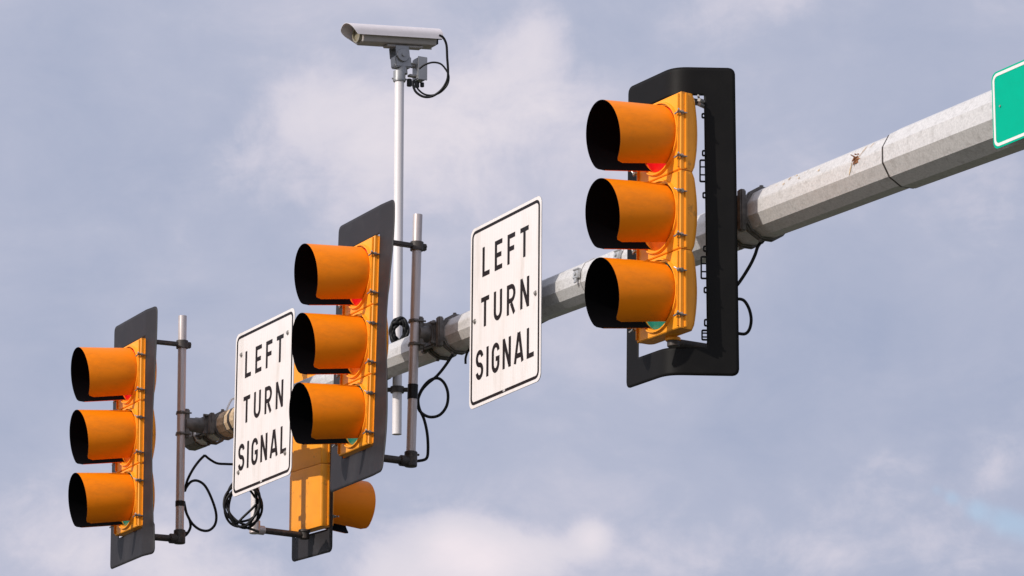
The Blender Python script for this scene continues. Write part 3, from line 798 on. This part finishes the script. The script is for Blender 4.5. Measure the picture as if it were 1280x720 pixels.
# ------------------------------------------------------------------ steel bands with buckles on the arm
GBD = 'buckled steel bands round the mast arm'
for px, ang, lab in ((750, R(10), 'buckled steel band round the mast arm between the right white sign and the nearest signal'),
                     (801, R(16), 'buckled steel band round the mast arm half hidden by the nearest signal')):
    c, n, r = arm_surface(px, ang)
    root = thing('steel_band', lab, 'steel band', c, 0, GBD)
    mb = MB(); s_ = arms(px); arm_band(mb, s_-.003, s_+.016, .003); obj('band', mb, 'galv', root, smooth=0, world=True)
    up = n.cross(AD).normalized()
    if up.z < 0: up = -up
    Xm = Matrix(((AD.x, n.x, up.x, c.x), (AD.y, n.y, up.y, c.y), (AD.z, n.z, up.z, c.z), (0, 0, 0, 1)))
    mb = MB(); mb.box((-.006, r+.010, 0), (.050, .016, .050), Xm, bev=.003); mb.box((-.006, r+.020, .020), (.052, .008, .008), Xm, bev=.002)
    mb.cyl((-.006, r+.016, -.004), (-.006, r+.026, -.004), .009, n=12, X=Xm); mb.box((-.006, r+.012, -.034), (.022, .007, .026), Xm, bev=.002)
    obj('buckle', mb, 'alu', root, world=True)
# stained tape near the tip, with a clear loop of tape
mb = MB(); arm_band(mb, arms(286), arms(294), .003); arm_band(mb, arms(296), arms(312), .0045)
tape = tag(obj('stained_tape', mb, 'stain', smooth=0, loc=armpt(285)), 'dirty weathered tape wrapped round the mast arm just left of the far sign', 'tape')
mb = MB(); p0 = armpt(283)
pts = [p0+Vector(v) for v in ((.00, 0, .07), (.005, 0, .10), (.03, 0, .15), (.055, 0, .145), (.06, 0, .11), (.045, 0, .075))]
mb.path(spline(pts, 8), .006, n=8)
tag(obj('plastic_loop', mb, 'clear', loc=p0), 'small clear plastic loop sticking up from the mast arm beside the far sign', 'plastic tie')

# ------------------------------------------------------------------ camera and its pole
def kD(px): return KA(px)/(px+2400)
PB = at(495.8, 543, 20.55); 
PT = at(499.0, 92, 20.55)
PT = Vector((PB.x, PB.y, PT.z + (PB.y-PT.y)*math.tan(PITCH)*0)); 
PB = Vector((PT.x, PT.y, at(496, 543, 20.55).z))
zt_ = at(499, 92, 20.55).z
# solve the pole's top height so that it shows at row 92 although the pole is plumb
def row(p):
    d = p-Vector((0, 0, CAMZ)); zc = d.y*cos(PITCH)+d.z*sin(PITCH); yc = -d.y*sin(PITCH)+d.z*cos(PITCH); return 360-F*yc/zc, 640+F*d.x/zc, zc
def z_for_row(x, y, py):
    lo, hi = 0.0, 15.0
    for _ in range(50):
        m_ = (lo+hi)/2
        if row(Vector((x, y, m_)))[0] > py: lo = m_
        else: hi = m_
    return lo
base = at(496.8, 445, 21.0)
zb_ = z_for_row(base.x, base.y, 543); zt_ = z_for_row(base.x, base.y, 92)
PT = Vector((base.x, base.y, zt_)); PB = Vector((base.x, base.y, zb_))
cp = thing('camera_pole', 'slim pale vertical pole rising from the mast arm to carry the camera', 'pole', PB)
mb = MB(); mb.ring(PB, PT, .0250, .021, n=28); mb.cyl(PB+Vector((0, 0, .002)), PB+Vector((0, 0, .02)), .0222, n=20)
obj('tube', mb, 'polewhite', cp, world=True)
st = Vector((base.x-A0.x, base.y-A0.y)).dot(Vector((AD.x, AD.y)))/(AD.x**2+AD.y**2); CA = A0+AD*st; ra = arm_r(st)
mb = MB(); q = Vector((base.x, base.y, CA.z)); dd = (CA-q)
mb.cyl(q, q+dd*max(.1, 1-ra/dd.length), .035, n=14)
for zz in (-.11, .10):
    mb.ring(q+Vector((0, 0, zz-.016)), q+Vector((0, 0, zz+.016)), .036, .0268, n=20)
    mb.box(q+Vector((0, 0, zz)), (.12, .035, .018), bev=.003)
arm_band(mb, st-.05, st-.025, .006); arm_band(mb, st+.025, st+.05, .006)
obj('clamp', mb, 'iron', cp, world=True)
mb = MB(); mb.ring(PT+Vector((0, 0, -.045)), PT+Vector((0, 0, .012)), .0325, .0267, n=24); mb.cyl(PT+Vector((-.04, -.01, -.030)), PT+Vector((.04, .01, -.030)), .005, n=8)
mb.ring(PT+Vector((0, 0, -.040)), PT+Vector((0, 0, -.028)), .0345, .0324, n=24)
obj('collar', mb, 'boxgrey', cp, world=True)

# camera body in a frame: x = near side, y = back, z = up, tipped down
alc = R(30); Xc = Vector((sin(alc), -cos(alc), 0)); Bc = Vector((cos(alc), sin(alc), 0))
CP = PT + Vector((0, 0, .157))
tc_ = thing('traffic_camera', 'pale traffic camera with long curved sunshield on top of the tall pole', 'camera', CP, alc-pi/2, tilt=R(5.8))
# sunshield: inverted U of sheet, longer at the front top
def shield():
    mb = MB(); prof = []
    r_ = .068; n_ = 16
    for i in range(n_+1):
        a_ = pi*i/n_; prof.append((-r_*cos(a_)*1.0, .050+r_*.80*sin(a_)))
    prof = [(-.070, .008)] + prof + [(.070, .030)]
    y1 = .235; nn = len(prof); th = .003
    L0 = []; 
    for k, (x, z) in enumerate(prof):
        u = max(0, (.104-z)/.09)                      # front edge swept back towards the lower edges
        y0 = -.325 + (.050*u**1.3 if x > 0 else .13*max(0, u-.25)**1.5+.012*u)
        L0.append((x, z, y0))
    vs = []; fs = []; ny = 10
    for s_ in (0, 1):
        for x, z, y0 in L0:
            k = 1-(th/.07)*s_
            for j in range(ny+1): vs.append((x*k, y0+(y1-y0)*j/ny, (z-.05)*k+.05 if z > .05 else z))
    w = ny+1; N = nn*w
    for k in range(nn-1):
        for j in range(ny):
            a_ = k*w+j; fs.append((a_, a_+1, a_+w+1, a_+w)); fs.append((N+a_, N+a_+w, N+a_+w+1, N+a_+1))
    for k in range(nn-1):
        for j in (0, ny): fs.append((k*w+j, (k+1)*w+j, N+(k+1)*w+j, N+k*w+j))
    for k in (0, nn-1):
        for j in range(ny): fs.append((k*w+j, k*w+j+1, N+k*w+j+1, N+k*w+j))
    mb.add(vs, fs); return mb
sh = obj('sunshield', shield(), 'camwhite', tc_)
mb = MB()
sec = [(-.050, .090), (.050, .090), (.054, .040), (.040, .000), (-.040, .000), (-.054, .040)]
mb.prism([(x, z) for x, z in sec], -.245, .205); ob = obj('body', mb, 'camgrey', tc_, smooth=0)
bv = ob.modifiers.new('bevel', 'BEVEL'); bv.width = .006; bv.segments = 3
mb = MB(); mb.ring((0, -.247, .045), (0, -.262, .045), .042, .034, n=28); mb.cyl((0, -.246, .045), (0, -.250, .045), .034, n=28)
obj('lens_window', mb, 'glass', tc_)
mb = MB(); mb.prism([(-.03, .012), (.03, .012), (.036, .045), (0, .085), (-.036, .045)], .2055, .222); mb.cyl((0, .2, .055), (0, .262, .058), .012, n=12)
obj('rear_plug', mb, 'cable', tc_)
mb = MB(); mb.box((0, .02, -.008), (.05, .22, .012), bev=.003); obj('mounting_rail', mb, 'camgrey', tc_)
mb = MB()
for sx in (-1, 1):
    mb.box((sx*.034, -.005, -.040), (.006, .085, .062), bev=.003); mb.cyl((sx*.034, -.005, -.062), (sx*.042, -.005, -.062), .036, n=20, bev=.002)
    mb.cyl((sx*.040, -.005, -.062), (sx*.050, -.005, -.062), .011, n=6)
obj('yoke', mb, 'boxgrey', tc_)
mb = MB(); mb.box((0, .0, -.096), (.060, .10, .062), bev=.006); mb.cyl((0, 0, -.08), (0, 0, -.160), .030, n=20); mb.box((0, -.02, -.116), (.055, .06, .014), bev=.003)
obj('tilt_head', mb, 'boxgrey', tc_)
# junction box on the back of the mount
JB = PT + Bc*.115 + Xc*.01 + Vector((0, 0, .035))
jb = thing('junction_box', 'small grey junction box hung behind the camera mount', 'junction box', JB+Vector((0, 0, -.07)), alc-pi/2)
mb = MB(); mb.box((0, 0, .070), (.070, .052, .125), bev=.006); obj('case', mb, 'boxgrey', jb)
mb = MB(); mb.box((0.037, 0, .070), (.006, .056, .129), bev=.002); obj('cover', mb, 'boxgrey', jb)
mb = MB(); mb.cyl((0, -.05, .085), (0, -.03, .085), .012, n=10); mb.cyl((0.01, -.06, .095), (0.01, -.03, .095), .006, n=8); obj('fixing', mb, 'bolt', jb)
mb = MB(); mb.box((0, -.045, .03), (.03, .04, .012), bev=.002); obj('fixing', mb, 'bolt', jb)
mb = MB(); mb.cyl((0, -.014, .002), (0, -.014, -.030), .013, n=12, bev=.002); mb.cyl((0, -.060, .01), (0, -.060, -.030), .014, n=12, bev=.002); mb.cyl((0, .018, .002), (0, .018, -.022), .011, n=12, bev=.002)
obj('cable_gland', mb, 'cable', jb)

# ------------------------------------------------------------------ cables (traced where they hang, at their own distance)
def cable(name, label, trace, D, r=.0075, group='black cables looping below the mast arm', cat='cable', sub=8):
    pts = []
    n_ = len(trace)
    for i, p in enumerate(trace):
        d = D if isinstance(D, (int, float)) else D[0]+(D[1]-D[0])*i/(n_-1)
        if len(p) == 3: d += p[2]
        pts.append(at(p[0], p[1], d))
    loc = pts[0].copy()
    mb = MB(); mb.path(spline(pts, sub), r, n=8)
    return tag(obj(name, mb, 'cable', loc=loc, smooth=60), label, cat, group)
D2 = BR[1][2].y and row(BR[1][2])[2]; D1 = row(BR[0][2])[2]; D3 = row(BR[2][2])[2]
cable('cable', 'black cable looping beside the middle signal bracket, hanging from the mast arm',
      [(566, 443), (556, 458), (546, 470), (534, 480), (526, 490), (522, 503), (525, 514), (536, 521), (549, 519), (558, 508), (560, 493), (556, 480), (548, 473), (538, 475), (529, 484), (523, 497), (524, 510), (530, 524), (534, 542), (535, 562), (533, 573), (524, 576), (518, 576)], D2-.12)
cable('cable', 'black cable looping beside the far left signal bracket at the arm tip',
      [(256, 569, .1), (249, 576, .08), (241, 587), (234, 601), (231, 614), (233, 609), (239, 602), (247, 601), (256, 607), (264, 622), (270, 641), (269, 655), (261, 663), (250, 662), (240, 654), (233, 641), (230, 627), (233, 641), (237, 650), (238, 659), (234, 667), (229, 671)], D1-.10)
cable('cable', 'black cable running from the far arm tip behind the left white sign',
      [(256, 569), (262, 574), (271, 579), (282, 580), (296, 580), (306, 577), (315, 560), (318, 540)], D1)
cable('cable', 'thin black cable hanging from the mast arm to the bent backplate of the nearest signal',
      [(962, 291), (957, 297), (948, 307), (944, 318), (939, 329), (932, 341), (924, 353), (914, 366), (906, 385), (906, 400)], (D3-.05, D3-.12))
cable('cable', 'small black cable bulge beside the bent backplate of the nearest signal',
      [(900, 372), (914, 374), (926, 374), (932, 378), (937, 388), (939, 400), (937, 411), (932, 417), (924, 417), (912, 414), (902, 420)], D3-.12)
cable('cable', 'short black cable end below the mast arm left of the right white sign',
      [(587, 436), (584, 441), (582, 448), (582, 455)], kD(584)-.05, r=.006)
cable('cable', 'black cable from the camera rear looping down to the junction box',
      [(549, 44), (554, 47), (558, 56), (559, 72), (560, 88), (559, 100), (552, 112), (541, 120), (530, 121), (521, 116), (517, 109), (516, 101)], (20.92, 20.97), r=.0065, group='black cables on the camera')
cable('cable', 'black cable from the junction box side round in a loop to its underside',
      [(524, 86), (531, 81), (541, 78), (551, 80), (558, 88), (561, 96), (559, 106), (551, 115), (541, 119), (531, 118), (523, 112), (519, 104), (518, 100)], (21.04, 21.02), r=.005, group='black cables on the camera')
# coiled spare cable behind the far sign
def coil(label, cx, cy, rx, ry, D, turns, ang, tail=None, r=.0070, jit=.15):
    pts = []
    for k in range(turns*16):
        t_ = 2*pi*k/16; j = 1+jit*sin(k*.71)+.06*sin(k*.23)
        pts.append(at(cx+rx*cos(t_+ang)*j + .6*sin(k*.37), cy+ry*sin(t_+ang)*j+.05*k/4, D+.02*sin(k*.9)))
    if tail: pts += [at(p[0], p[1], D) for p in tail]
    mb = MB(); loc = pts[0].copy(); mb.path(spline(pts, 3), r, n=8)
    return tag(obj('cable_coil', mb, 'cable', loc=loc, smooth=60), label, 'cable coil')
coil('coil of spare black cable hanging behind the lower left of the far sign', 303.5, 630, 21, 26, 22.02, 5, 0.3, [(296, 655), (306, 659), (316, 662), (324, 665)])
coil('small black cable coil sitting on the arm at the camera pole foot', 499, 414, 9, 14, 20.85, 7, 1.0, None, r=.009, jit=.26)
